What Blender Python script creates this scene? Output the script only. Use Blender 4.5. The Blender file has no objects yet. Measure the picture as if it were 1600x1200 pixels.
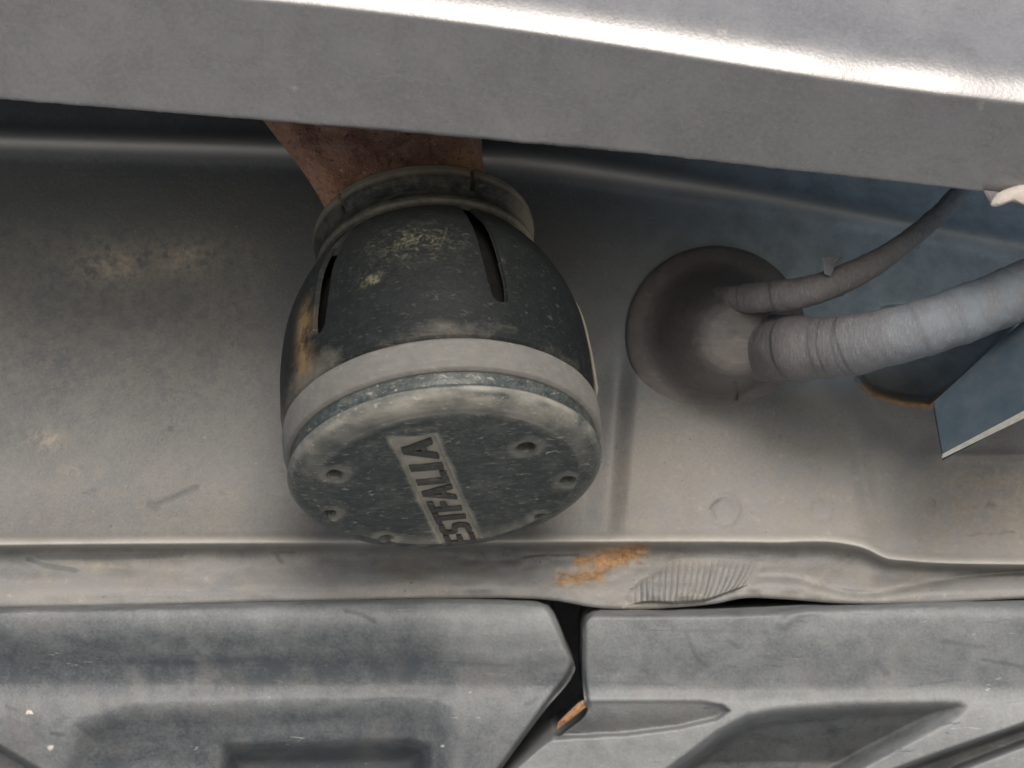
import bpy, bmesh, math
import numpy as np
from mathutils import Vector, Matrix

# ------------------------------------------------------------------ camera, sky, sun
scene = bpy.context.scene
CAMZ = 0.30                      # camera height over the ground
F = 3000.0                       # focal length in pixels of the 1600 px wide photograph
cam = bpy.data.cameras.new('camera'); camo = bpy.data.objects.new('camera', cam)
scene.collection.objects.link(camo); scene.camera = camo
camo.location = (0, 0, CAMZ); camo.rotation_euler = (math.radians(90), 0, 0)
cam.sensor_width = 36; cam.lens = 36 * F / 1600
cam.clip_start = 0.005; cam.clip_end = 3000
cam.dof.use_dof = True; cam.dof.focus_distance = 0.46; cam.dof.aperture_fstop = 22

DOFF = 225.0                     # mm added to every depth below
SUN_EL, SUN_AZ = 37.0, 172.0     # azimuth from +Y towards +X (180 = behind the camera)
world = bpy.data.worlds.new("World"); scene.world = world; world.use_nodes = True
wn = world.node_tree; bg = wn.nodes['Background']
sky = wn.nodes.new('ShaderNodeTexSky'); sky.sky_type = 'NISHITA'; sky.sun_disc = False
sky.sun_elevation = math.radians(SUN_EL); sky.sun_rotation = math.radians(SUN_AZ)
sky.dust_density = 3.0; sky.air_density = 1.2
wn.links.new(sky.outputs[0], bg.inputs[0]); bg.inputs[1].default_value = 0.11
sun = bpy.data.lights.new('sun', 'SUN'); sun.energy = 1.4; sun.angle = math.radians(26)
sun.color = (1.0, 0.95, 0.88)
suno = bpy.data.objects.new('sun', sun); scene.collection.objects.link(suno)
e, a = math.radians(SUN_EL), math.radians(SUN_AZ)
sdir = Vector((math.sin(a)*math.cos(e), math.cos(a)*math.cos(e), math.sin(e)))
suno.rotation_euler = sdir.to_track_quat('Z', 'Y').to_euler()
scene.view_settings.view_transform = 'Standard'; scene.view_settings.look = 'None'
scene.view_settings.exposure = 0.45; scene.view_settings.gamma = 1

# ------------------------------------------------------------------ helpers
COL = scene.collection
def P(px, py, D):                # photograph pixel + depth in mm -> metres
    px, py, D = np.broadcast_arrays(np.asarray(px, float), np.asarray(py, float), np.asarray(D, float)+DOFF)
    return np.stack([(px-800)/F*D*.001, D*.001, (600-py)/F*D*.001 + CAMZ], -1)

def link_mesh(name, verts, faces, mat, parent=None, smooth=True, attrs=None, flip=False):
    me = bpy.data.meshes.new(name)
    verts = np.asarray(verts, np.float32).reshape(-1, 3)
    if isinstance(faces, np.ndarray):
        if flip: faces = faces[:, ::-1]
        nf, k = faces.shape
        me.vertices.add(len(verts)); me.vertices.foreach_set('co', verts.ravel())
        me.loops.add(nf*k); me.loops.foreach_set('vertex_index', np.ascontiguousarray(faces, np.int32).ravel())
        me.polygons.add(nf); me.polygons.foreach_set('loop_start', np.arange(0, nf*k, k, dtype=np.int32))
        me.update(calc_edges=True); me.validate()
    else:
        me.from_pydata([tuple(v) for v in verts], [], faces)
    if attrs:
        for n, v in attrs.items():
            at = me.attributes.new(n, 'FLOAT', 'POINT'); at.data.foreach_set('value', np.asarray(v, np.float32).ravel())
    me.polygons.foreach_set('use_smooth', np.full(len(me.polygons), smooth))
    me.materials.append(mat); me.update()
    o = bpy.data.objects.new(name, me); COL.objects.link(o)
    if parent is not None: o.parent = parent; o.matrix_parent_inverse = parent.matrix_world.inverted()
    return o

def grid_faces(nr, nc, wrap=False):
    r = np.arange(nr-1)[:, None]; c = np.arange(nc if wrap else nc-1)[None, :]; c2 = (c+1) % nc
    return np.stack([r*nc+c, r*nc+c2, (r+1)*nc+c2, (r+1)*nc+c], -1).reshape(-1, 4)

def grid(name, V, mat, parent=None, attrs=None, flip=False, wrap=False, smooth=True, hole=None):
    f = grid_faces(V.shape[0], V.shape[1], wrap)
    if hole is not None: f = f[~hole.ravel()[f].all(axis=1)]
    return link_mesh(name, V, f, mat, parent, smooth, attrs, flip)

def thing(name, label, cat, loc=None, group=None):
    o = bpy.data.objects.new(name, None); COL.objects.link(o); o.empty_display_size = .02
    if loc is not None: o.location = loc
    bpy.context.view_layer.update()
    o['label'] = label; o['category'] = cat
    if group: o['group'] = group
    return o
def tag(o, label, cat, group=None):
    o['label'] = label; o['category'] = cat
    if group: o['group'] = group
    return o

def ss(x, a, b):                 # smoothstep
    t = np.clip((x-a)/(b-a), 0, 1); return t*t*(3-2*t)
def pl(x, pts):                  # piecewise linear
    return np.interp(x, [p[0] for p in pts], [p[1] for p in pts])
def sp(x, pts):                  # smooth (Catmull/Hermite) interpolation
    X = np.array([p[0] for p in pts], float); Y = np.array([p[1] for p in pts], float)
    m = np.gradient(Y, X); x = np.clip(np.asarray(x, float), X[0], X[-1])
    i = np.clip(np.searchsorted(X, x)-1, 0, len(X)-2); h = X[i+1]-X[i]; t = (x-X[i])/h
    return ((2*t**3-3*t**2+1)*Y[i] + (t**3-2*t**2+t)*h*m[i] + (-2*t**3+3*t**2)*Y[i+1] + (t**3-t**2)*h*m[i+1])
def segdist(x, y, pts):          # distance to a polyline
    d = np.full(np.broadcast(x, y).shape, 1e9)
    for (x0, y0), (x1, y1) in zip(pts[:-1], pts[1:]):
        dx, dy = x1-x0, y1-y0; t = np.clip(((x-x0)*dx+(y-y0)*dy)/(dx*dx+dy*dy), 0, 1)
        d = np.minimum(d, np.hypot(x-x0-t*dx, y-y0-t*dy))
    return d
def polysd(x, y, pts):           # signed distance to polygon, negative inside
    d = segdist(x, y, pts+pts[:1]); ins = np.zeros(d.shape, bool)
    for (x0, y0), (x1, y1) in zip(pts, pts[1:]+pts[:1]):
        c = ((y0 > y) != (y1 > y)) & (x < (x1-x0)*(y-y0)/((y1-y0) if y1 != y0 else 1e-9)+x0)
        ins ^= c
    return np.where(ins, -d, d)
rng = np.random.default_rng(7)
def vnoise(x, y, s, seed):       # cheap smooth value noise, -1..1
    r = np.random.default_rng(seed).uniform(-1, 1, (256, 256)); X = x/s+1000.5; Y = y/s+1000.5
    i = np.floor(X).astype(int); j = np.floor(Y).astype(int); u = X-i; v = Y-j; u = u*u*(3-2*u); v = v*v*(3-2*v)
    g = lambda a, b: r[a % 256, b % 256]
    return (g(i, j)*(1-u)+g(i+1, j)*u)*(1-v)+(g(i, j+1)*(1-u)+g(i+1, j+1)*u)*v

# ------------------------------------------------------------------ materials
class NT:
    def __init__(s, name):
        s.m = bpy.data.materials.new(name); s.m.use_nodes = True; s.t = s.m.node_tree; s.n = s.t.nodes
        s.b = s.n['Principled BSDF']; s.tc = s.n.new('ShaderNodeTexCoord').outputs['Object']
    def link(s, a, b): s.t.links.new(a, b)
    def noise(s, mm, detail=6, rough=.6, stretch=(1, 1, 1), dist=0, off=0):
        mp = s.n.new('ShaderNodeMapping'); s.link(s.tc, mp.inputs[0])
        mp.inputs['Scale'].default_value = [1000.0/mm*k for k in stretch]; mp.inputs['Location'].default_value = (off, off*.7, off*.3)
        n = s.n.new('ShaderNodeTexNoise'); n.inputs['Scale'].default_value = 1; n.inputs['Detail'].default_value = detail
        n.inputs['Roughness'].default_value = rough; n.inputs['Distortion'].default_value = dist
        s.link(mp.outputs[0], n.inputs[0]); return n.outputs['Fac']
    def attr(s, name):
        a = s.n.new('ShaderNodeAttribute'); a.attribute_name = name; return a.outputs['Fac']
    def val(s, v):
        n = s.n.new('ShaderNodeValue'); n.outputs[0].default_value = v; return n.outputs[0]
    def math(s, op, a, b=0.0, c=None, clamp=False):
        n = s.n.new('ShaderNodeMath'); n.operation = op; n.use_clamp = clamp
        for i, x in enumerate([a, b] + ([c] if c is not None else [])):
            if isinstance(x, (int, float)): n.inputs[i].default_value = x
            else: s.link(x, n.inputs[i])
        return n.outputs[0]
    def ramp(s, f, lo, hi, o0=0.0, o1=1.0):
        n = s.n.new('ShaderNodeMapRange'); n.interpolation_type = 'SMOOTHSTEP'
        s.link(f, n.inputs[0]); 
        for i, v in zip((1, 2, 3, 4), (lo, hi, o0, o1)): n.inputs[i].default_value = v
        return n.outputs[0]
    def mix(s, f, a, b):
        n = s.n.new('ShaderNodeMix'); n.data_type = 'RGBA'
        if isinstance(f, (int, float)): n.inputs[0].default_value = f
        else: s.link(f, n.inputs[0])
        for i, x in ((6, a), (7, b)):
            if isinstance(x, tuple): n.inputs[i].default_value = (*x, 1)
            else: s.link(x, n.inputs[i])
        return n.outputs[2]
    def bump(s, hs, dist=.0004):
        prev = None
        for h, st in hs:
            b = s.n.new('ShaderNodeBump'); b.inputs['Strength'].default_value = st; b.inputs['Distance'].default_value = dist
            s.link(h, b.inputs['Height'])
            if prev: s.link(prev, b.inputs['Normal'])
            prev = b.outputs[0]
        s.link(prev, s.b.inputs['Normal'])
    def done(s, col, rough=.6, metal=0.0, spec=.5):
        for k, v in (('Base Color', col), ('Roughness', rough), ('Metallic', metal), ('Specular IOR Level', spec)):
            i = s.b.inputs[k]
            if isinstance(v, tuple): i.default_value = (*v, 1)
            elif isinstance(v, (int, float)): i.default_value = v
            else: s.link(v, i)
        return s.m

def mat_panel(name, clean, veil_blue, dust_light, rough=.5):
    t = NT(name)
    cloud = t.noise(26, 6, .62, dist=.6); med = t.noise(6, 6, .65, off=5); fine = t.noise(.7, 3, .6, off=9)
    grain = t.noise(.28, 2, .5, off=2)
    base = t.mix(t.attr('blue'), clean, veil_blue)  # blue base colour paints the hazy glare at upper right
    base = t.mix(t.ramp(med, .35, .7, 0, .35), base, (.075, .08, .08))
    d = t.math('ADD', t.attr('dust_light'), t.math('MULTIPLY', t.math('SUBTRACT', cloud, .5), .45))
    d = t.math('ADD', d, t.math('MULTIPLY', t.math('SUBTRACT', med, .5), .28))
    d = t.math('ADD', d, t.math('MULTIPLY', t.math('SUBTRACT', fine, .5), .6), clamp=True)
    dcol = t.mix(t.ramp(t.noise(14, 4, .6, off=20), .35, .65), dust_light, tuple(x*y for x, y in zip(dust_light, (.93, .965, 1.05))))
    dcol = t.mix(t.ramp(t.noise(3, 4, .7, off=31), .55, .75, 0, .35), dcol, (.52, .45, .37))
    c = t.mix(d, base, dcol)
    # fine dark specks and pale grit
    sp_ = t.ramp(t.noise(1.6, 2, .5, off=40), .72, .78); c = t.mix(t.math('MULTIPLY', sp_, .6), c, (.05, .055, .06))
    gr_ = t.ramp(t.noise(1.1, 2, .5, off=55), .73, .8); c = t.mix(t.math('MULTIPLY', gr_, .35), c, (.62, .55, .46))
    # long faint streaks
    st = t.ramp(t.noise(5, 4, .6, stretch=(.12, 1, 1.3), off=70), .6, .72, 0, .22); c = t.mix(st, c, (.12, .13, .14))
    c = t.mix(t.math('MULTIPLY', t.attr('scuff'), .7, clamp=True), c, (.05, .06, .065))
    c = t.mix(t.attr('pale'), c, (.56, .54, .50))  # pale mix carries the painted highlights of fold and bead
    c = t.mix(t.ramp(t.attr('rust'), .05, .9, 0, .4), c, (.42, .30, .19))
    r = t.ramp(t.math('ADD', t.attr('rust'), t.math('MULTIPLY', t.math('SUBTRACT', t.noise(3.6, 6, .75, stretch=(.6, 1, 1.2), off=80), .5), 2.3)), .36, .95, 0, .92)
    rc = t.mix(t.ramp(t.noise(2.2, 6, .75, off=91), .40, .60), (.40, .215, .08), (.20, .11, .055))
    c = t.mix(r, c, rc)
    bl = t.math('MULTIPLY', t.attr('blotch'), t.ramp(t.noise(3.4, 6, .75, off=100), .36, .58))
    c = t.mix(bl, c, t.mix(t.noise(1.5, 4, .7, off=110), (.11, .095, .07), (.42, .37, .31)))
    ro = t.math('ADD', t.math('MULTIPLY', d, .3), rough-.05, clamp=True)
    t.bump([(cloud, .22), (med, .16), (fine, .24), (grain, .14), (t.math('SUBTRACT', 1.0, t.math('ADD', r, t.attr('scuff'))), .5)], .0006)
    return t.done(c, ro, 0, .45)

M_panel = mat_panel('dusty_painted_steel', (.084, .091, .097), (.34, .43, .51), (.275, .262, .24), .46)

def mat_tray():
    t = NT('dusty_black_plastic')
    cloud = t.noise(24, 6, .6, dist=1); med = t.noise(5, 6, .7, off=3); fine = t.noise(.8, 3, .6)
    d = t.math('ADD', t.attr('dust_light'), t.math('MULTIPLY', t.math('SUBTRACT', cloud, .5), .8))
    d = t.math('ADD', d, t.math('MULTIPLY', t.math('SUBTRACT', med, .5), .6))
    d = t.math('ADD', d, t.math('MULTIPLY', t.math('SUBTRACT', fine, .5), .45), clamp=True)
    c = t.mix(d, (.060, .070, .080), (.31, .322, .325))
    warm = t.ramp(t.noise(17, 4, .6, off=12), .5, .7, 0, .3); c = t.mix(warm, c, (.22, .20, .19))
    st = t.ramp(t.noise(4, 5, .65, stretch=(.25, 1, 1.5), off=33, dist=2), .62, .7, 0, .5); c = t.mix(st, c, (.065, .085, .12))
    sc = t.ramp(t.noise(2.2, 4, .6, stretch=(.2, 1, 1), off=60, dist=1.5), .68, .73, 0, .5); c = t.mix(sc, c, (.5, .5, .48))
    c = t.mix(t.math('MULTIPLY', t.attr('scuff'), .8, clamp=True), c, (.035, .045, .06))
    c = t.mix(t.attr('grit'), c, (.62, .58, .52))
    t.bump([(cloud, .25), (med, .25), (fine, .16), (t.noise(.3, 2), .12)], .0006)
    return t.done(c, t.math('ADD', t.math('MULTIPLY', d, .25), .42), 0, .5)
M_tray = mat_tray()

def mat_bumper():
    t = NT('grey_bumper_coating')
    cloud = t.noise(16, 5, .6, dist=.5); med = t.noise(3, 4, .6, off=4); peel = t.noise(.75, 3, .55, off=8)
    c = t.mix(t.ramp(cloud, .3, .7), (.205, .205, .208), (.25, .248, .257))
    c = t.mix(t.ramp(med, .4, .75, 0, .35), c, (.185, .185, .19))
    c = t.mix(t.ramp(t.noise(.9, 3, .6, off=77), .35, .7, 0, .35), c, (.32, .32, .32))
    c = t.mix(t.ramp(t.noise(5, 3, .5, off=21), .70, .76, 0, .5), c, (.42, .39, .33))
    c = t.mix(t.ramp(t.noise(.9, 2, .5, off=51), .74, .78, 0, .5), c, (.06, .06, .065))
    t.bump([(cloud, .08), (med, .08), (peel, .11), (t.noise(.3, 2), .05)], .0004)
    return t.done(c, t.ramp(cloud, .3, .7, .25, .31), .30, .6)
M_bumper = mat_bumper()
def simple(name, c1, c2, mm=4, rough=.6, bump=.3, spec=.4, metal=0):
    t = NT(name); n = t.noise(mm, 6, .65); f = t.noise(mm*.15, 3, .6, off=4)
    c = t.mix(t.ramp(n, .3, .7), c1, c2); t.bump([(n, bump), (f, bump*.6)], .0005)
    return t.done(c, rough, metal, spec)
M_dark = simple('cavity_shade_dark', (.02, .02, .022), (.035, .035, .035), 8, .8)

def mat_rubber(name, base, dust_light, amt=0., rough=.42, fleck=1.0, spec=.5):
    t = NT(name)
    cloud = t.noise(12, 6, .62, dist=.8); med = t.noise(3, 6, .68, off=7); fine = t.noise(.6, 3, .6, off=3)
    d = t.math('ADD', t.attr('dust_light'), t.math('MULTIPLY', t.math('SUBTRACT', cloud, .5), .34))
    d = t.math('ADD', d, t.math('MULTIPLY', t.math('SUBTRACT', med, .5), .42))
    d = t.math('ADD', d, amt, clamp=True)
    c = t.mix(t.ramp(med, .35, .7), base, tuple(x*1.35 for x in base)); c = t.mix(d, c, dust_light)
    fl = t.ramp(t.noise(1.7, 3, .55, stretch=(.55, 1, 1.6), off=60, dist=.6), .63, .70, 0, .6*fleck); c = t.mix(fl, c, (.42, .41, .37))
    fl2 = t.ramp(t.noise(.8, 2, .55, stretch=(.5, 1, 1.5), off=90), .62, .70, 0, .55*fleck); c = t.mix(fl2, c, (.30, .30, .27))
    sk = t.math('MULTIPLY', t.ramp(t.noise(2.4, 5, .7, stretch=(.16, 1, 1.2), off=200, dist=.8), .50, .66), t.math('ADD', t.attr('dust_light'), .22, clamp=True)); c = t.mix(t.math('MULTIPLY', sk, .55*min(1, fleck*3), clamp=True), c, (.30, .28, .235))
    og = t.math('MULTIPLY', t.attr('ochre'), t.ramp(t.noise(4, 5, .65, off=130), .3, .6)); c = t.mix(og, c, (.24, .155, .075))
    mo = t.math('MULTIPLY', t.attr('moss'), t.ramp(t.noise(2.4, 6, .72, off=150, dist=1), .47, .6))
    c = t.mix(mo, c, t.mix(t.ramp(t.noise(1.2, 4, .6, off=151), .4, .6), (.10, .10, .05), (.27, .25, .18)))
    t.bump([(cloud, .25), (med, .4), (fine, .25), (fl, .25)], .0004)
    return t.done(c, t.math('ADD', t.math('MULTIPLY', d, .3), rough, clamp=True), 0, spec)
M_body = mat_rubber('black_rubber', (.011, .013, .013), (.28, .25, .20), 0.0, .50, .12, .22)
M_cap = mat_rubber('worn_black_cap_rubber', (.036, .045, .045), (.46, .43, .37), 0.0, .32, .9, .36)
M_ring = mat_rubber('dusty_rubber_ring', (.09, .09, .088), (.205, .196, .175), .30, .6, .25)
M_grommet = mat_rubber('grommet_rubber', (.052, .053, .060), (.20, .178, .168), .1, .5, .15)
M_letter = mat_rubber('letter_rubber', (.026, .028, .027), (.12, .11, .09), 0, .5, .3)

def mat_rustbar():
    t = NT('rusty_steel'); n = t.noise(9, 7, .65, dist=1); m = t.noise(2.2, 6, .7, off=9); f = t.noise(.5, 3)
    c = t.mix(t.ramp(n, .3, .7), (.17, .085, .066), (.38, .235, .17))
    c = t.mix(t.ramp(m, .35, .7, 0, .6), c, (.26, .13, .10))
    c = t.mix(t.math('MULTIPLY', t.attr('ochre'), t.ramp(m, .3, .55)), c, (.50, .28, .12))
    c = t.mix(t.ramp(t.noise(2.6, 3, .5, off=44), .64, .70, 0, .6), c, (.50, .38, .33)); c = t.mix(t.ramp(t.noise(1.4, 5, .7, off=64), .55, .64, 0, .75), c, (.085, .045, .035)); c = t.mix(t.ramp(t.noise(1.9, 6, .75, off=84), .56, .66, 0, .7), c, (.42, .22, .11))
    t.bump([(n, .6), (m, .9), (f, .5)], .0008)
    return t.done(c, .75, .0, .3)
M_rust = mat_rustbar()
def mat_hose():
    t = NT('fabric_tape_wrap'); n = t.noise(7, 6, .6); f = t.noise(1.2, 5, .7, stretch=(2.5, 1, .6), off=3); w = t.noise(.35, 2)
    c = t.mix(t.attr('blue'), (.175, .168, .172), (.20, .235, .27))  # bluer colour paints the glare veil over the cables' right part
    c = t.mix(t.ramp(n, .35, .7, 0, .5), c, (.14, .13, .14)); c = t.mix(t.ramp(f, .5, .75, 0, .7), c, (.30, .29, .285))
    c = t.mix(t.attr('scuff'), c, (.05, .05, .055))  # painted shadow line along the wrap edges
    t.bump([(n, .3), (f, .7), (w, .25)], .0005)
    return t.done(c, .6, 0, .35)
M_hose = mat_hose()
M_flap = simple('blue_grey_coated_plate', (.034, .054, .074), (.060, .080, .098), 9, .6, .3)
M_edge = simple('dusty_plate_edge', (.30, .31, .29), (.42, .41, .37), 3, .6)
M_pale = simple('pale_torn_plastic', (.42, .37, .34), (.55, .50, .46), 4, .6, .6)
M_greytab = simple('grey_torn_plastic', (.12, .11, .12), (.16, .15, .16), 4, .6, .6)
def mat_ground():
    t = NT('pale_concrete'); n = t.noise(60, 6, .6); f = t.noise(6, 4, .7)
    c = t.mix(t.ramp(n, .3, .7), (.36, .36, .35), (.44, .435, .42)); t.bump([(f, .6)], .003)
    return t.done(c, .9, 0, .3)
M_ground = mat_ground()

# ------------------------------------------------------------------ setting: ground
g = np.array([[[-600, -600, 0], [600, -600, 0]], [[-600, 600, 0], [600, 600, 0]]], float)
gx = np.concatenate([[-600, -60, -6], np.linspace(-2, 2, 9), [6, 60, 600]])
GX, GY = np.meshgrid(gx, gx); V = np.stack([GX, GY, np.zeros_like(GX)], -1)
go = grid('ground', V, M_ground, smooth=False); go['kind'] = 'structure'

# ------------------------------------------------------------------ rear body panel
yfold = lambda x: sp(x, [(-900, 866), (-300, 856), (0, 851), (400, 848), (800, 846), (1200, 847), (1325, 850), (1350, 856), (1385, 872), (1420, 876), (1600, 882), (2300, 900)])
ybot = lambda x: sp(x, [(-900, 975), (-300, 955), (0, 946), (200, 942), (500, 934), (700, 930), (870, 934), (935, 945), (985, 947), (1060, 944), (1120, 938), (1160, 930), (1220, 931), (1300, 937), (1400, 939), (1600, 930), (2300, 905)])
ybead = lambda x: sp(x, [(-900, 190), (0, 218), (430, 231), (600, 238), (800, 248), (1000, 276), (1200, 308), (1400, 345), (1700, 400), (2300, 480)])
pocket = [(1325, 560), (1345, 596), (1362, 612), (1400, 624), (1450, 630), (1490, 606), (1540, 560), (1590, 500), (1500, 470), (1380, 480)]
def Dpanel(px, py):
    yf, yb = yfold(px), ybot(px)
    s = py - yf                                   # below the fold s > 0
    D = sp(py-(yf-848), [(-200, 318), (60, 309), (200, 304), (300, 301), (450, 296), (600, 289), (700, 283), (790, 277), (848, 271), (1000, 259)])
    D = D - 4.5*np.exp(-((py-ybead(px))/17)**2)
    # flange below the fold: a step back, then forward again towards its lower lip
    q = np.clip(s/(yb-yf), 0, 1.2)
    Dfl = sp(q, [(0, 271), (.08, 273.0), (.45, 273.5), (.62, 270.5), (.8, 267.5), (1.0, 266.5), (1.2, 266.5)])
    D = np.where(s > 0, Dfl, D) - 1.9*np.exp(-((s+1)/8)**2)
    body = 1-ss(s, -14, 0)
    # shallow vertical pressings
    D = D + body*3.0*ss(px-(962-.08*(py-640)), -40, 0)*(1-ss(px-(962-.08*(py-640)), 0, 34))*ss(py, 500, 640)
    D = D + body*1.8*np.exp(-((px-(1348+.18*(py-740)))/15)**2)*ss(py, 640, 730)*(1-ss(py, 800, 850))
    D = D + body*3.0*np.exp(-(segdist(px, py, [(1330, 590), (1375, 655), (1430, 690)])/32)**2)
    D = D - body*1.2*ss(px, 1400, 1440)*(np.exp(-((py-712)/8)**2))*ss(px, 1440, 1520)
    # spot welds
    for cx, cy, r, k in ((1131, 797, 22, .55), (1281, 794, 18, .4), (392, 905, 14, .0)):
        d = np.hypot(px-cx, py-cy); D = D + k*(np.exp(-((d-r)/4.5)**2)) - .25*k*(1-ss(d, 0, r))
    # crumpled lower flange on the right: a second lip curving down to the seam
    yl = sp(px, [(1100, 925), (1190, 906), (1240, 908), (1290, 922), (1330, 931), (1370, 931), (1420, 922), (1500, 908), (1600, 898), (1800, 886), (2300, 870)])
    w = ss(px, 1170, 1200)
    D = D + w*1.1*np.exp(-((py-yl+5)/5)**2) - w*1.1*np.exp(-((py-yl-9)/12)**2)*(s > 0)
    D = D + w*(s > 0)*.8*np.exp(-(segdist(px, py, [(1335, 862), (1300, 895), (1255, 925)])/9)**2)
    # dents in the flange between the ball and the sealer
    fl = ss(s, 0, 14)*(1-ss(px, 1180, 1260))*ss(px, -300, 0)
    D = D + fl*(vnoise(px, py*2.2, 60, 3)*.8+vnoise(px, py*2, 22, 4)*(.12+.45*ss(px, 560, 800)))
    D = D + vnoise(px, py, 180, 5)*.8*body + vnoise(px, py, 60, 6)*.18*body
    rp = np.exp(-(segdist(px, py, [(882, 905), (940, 885), (995, 863)])/20)**2)
    D = D + rp*vnoise(px, py, 7, 8)*.6
    # pocket behind the hoses
    D = D + 26*(1-ss(polysd(px, py, pocket), -9, 3))
    D = D - 1.6*np.exp(-(segdist(px, py, pocket[1:8])/6)**2)*(polysd(px, py, pocket) > -3)
    return D
colx = np.unique(np.concatenate([np.arange(-900, -200, 20), np.arange(-200, 1800, 3), np.arange(1800, 2301, 20)]))
tb = np.linspace(0, 1, 250); tf = np.linspace(0, 1, 46)[1:]
X1 = np.broadcast_to(colx, (len(tb), len(colx))); Y1 = 60+(yfold(colx)-60)[None, :]*tb[:, None]
X2 = np.broadcast_to(colx, (len(tf), len(colx))); Y2 = yfold(colx)[None, :]+(ybot(colx)-yfold(colx))[None, :]*tf[:, None]
PX = np.vstack([X1, X2]); PY = np.vstack([Y1, Y2]); DD = Dpanel(PX, PY)
body_V = P(PX, PY, DD)
# upper end rises and comes forward over the bumper, lower lip turns under
def ext(row, pts):               # extra rows offset in metres from a row
    return [row + np.array([0, dy, dz])*.001 for dy, dz in pts]
top_rows = ext(body_V[0], [(-115, 210), (-108, 120), (-70, 75), (-25, 45), (-6, 20)])
bot_rows = ext(body_V[-1], [(.6, -.9), (2.0, -1.0), (40, 2)])
Vp = np.vstack([np.array(top_rows), body_V, np.array(bot_rows)])
nt, nb = len(top_rows), len(bot_rows)
padr = lambda A: np.vstack([np.repeat(A[:1], nt, 0), A, np.repeat(A[-1:], nb, 0)])
PXp, PYp = padr(PX), padr(PY)
s_ = PYp - yfold(PXp)
dust_light = .04 + (.40+.20*ss(PXp, 500, 1000))*ss(PYp, 520, 900)  # darker upward: shade under the bumper is painted in too
dust_light += .30*ss(PXp, 930, 1050)*ss(PYp, 560, 700)
dust_light -= .25*ss(PXp, 1480, 1600)*ss(PYp, 640, 700)*(1-ss(PYp, 800, 860))
dust_light = np.where(s_ > 0, .50+.48*ss(s_/(ybot(PXp)-yfold(PXp)), .30, .70)+.18*vnoise(PXp, PYp*2.5, 55, 92)+.12*vnoise(PXp, PYp*1.5, 16, 93), dust_light)
dust_light += .45*np.exp(-(s_/9)**2)  # fold highlight painted in as a lighter tone
pale = .75*np.exp(-((s_+3)/6)**2)*(.75+.25*vnoise(PXp, PYp*0, 40, 90)) + 1.0*np.exp(-((PYp-ybead(PXp))/12)**2)*(1-.6*ss(PXp, 900, 1500))  # fold: worn edge and painted highlight; bead: painted highlight
dust_light += .55*np.exp(-((PYp-ybead(PXp))/15)**2)*(1-.75*ss(PXp, 900, 1500))  # bead highlight painted in as a lighter tone
blue = ss(PXp, 820, 1380)*(1-ss(PYp, 540, 640))  # glare veil at upper right painted into the base colour
dust_light -= .15*blue
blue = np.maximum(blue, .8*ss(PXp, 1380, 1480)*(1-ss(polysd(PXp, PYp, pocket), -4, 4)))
rust = .85*np.exp(-(np.minimum(segdist(PXp, PYp, [(878, 906), (935, 898)])*1.25, segdist(PXp, PYp, [(912, 882), (960, 872), (998, 863)]))/20)**2)
rim = np.exp(-(segdist(PXp, PYp, [(1352, 600), (1365, 615), (1410, 628), (1450, 633), (1475, 618)])/7)**2)
rust = np.maximum(rust, 1.1*rim)
scuff = np.zeros_like(PXp)
def scr(pts, w, k=1.0):
    global scuff
    scuff = np.maximum(scuff, .85*k*(1-ss(segdist(PXp, PYp, pts), w*.3, w)))
scr([(240, 791), (275, 777), (308, 762)], 7, .8); scr([(236, 788), (246, 795)], 8, .7); scr([(45, 872), (75, 885), (118, 892)], 6, .8)
scr([(60, 870), (180, 870), (285, 866)], 6, .5); scr([(432, 865), (441, 878)], 5, .7); scr([(425, 863), (460, 862)], 3, .5)
scr([(820, 872), (870, 866), (905, 866)], 3, .8); scr([(752, 862), (762, 874)], 3, .5); scr([(1515, 838), (1545, 834), (1585, 833)], 3, .6)
scr([(1547, 790), (1552, 792)], 7, .9); scr([(1459, 785), (1462, 792)], 4, .9); scr([(103, 600), (104, 601)], 6, .6); scr([(266, 669), (267, 671)], 4, .7)
scr([(1125, 781), (1114, 789), (1109, 796)], 2.5, .8); scr([(130, 770), (150, 768)], 3, .5); scr([(362, 477), (366, 478)], 6, .5); scr([(345, 770), (350, 772)], 4, .4)
blotch = 1.0*np.exp(-((PXp-175)/45)**2-((PYp-413)/26)**2)+np.exp(-((PXp-290)/38)**2-((PYp-404)/22)**2)+.9*np.exp(-((PXp-72)/28)**2-((PYp-686)/13)**2)
blotch += .8*np.exp(-((PXp-172)/60)**2-((PYp-884)/6)**2)+.6*np.exp(-((PXp-608)/20)**2-((PYp-892)/9)**2)+.5*np.exp(-((PXp-122)/22)**2-((PYp-738)/9)**2)
blotch += .55*ss(PXp, 1400, 1500)*ss(PYp, 715, 745)*(1-ss(PYp, 835, 870))+.22*(1-ss(PXp, 380, 460))*ss(PYp, 330, 380)*(1-ss(PYp, 560, 760))+.15*ss(PYp, 640, 760)*(s_ < 0)
panel = grid('rear_body_panel', Vp, M_panel, attrs=dict(dust_light=np.clip(dust_light, 0, 1), blue=np.clip(blue, 0, 1), rust=np.clip(rust, 0, 1), scuff=np.clip(scuff, 0, 1), blotch=np.clip(blotch, 0, 1), pale=np.clip(pale, 0, 1)))
tag(panel, 'dusty grey steel rear body panel with folded flange behind the tow ball cover', 'body panel')

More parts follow.
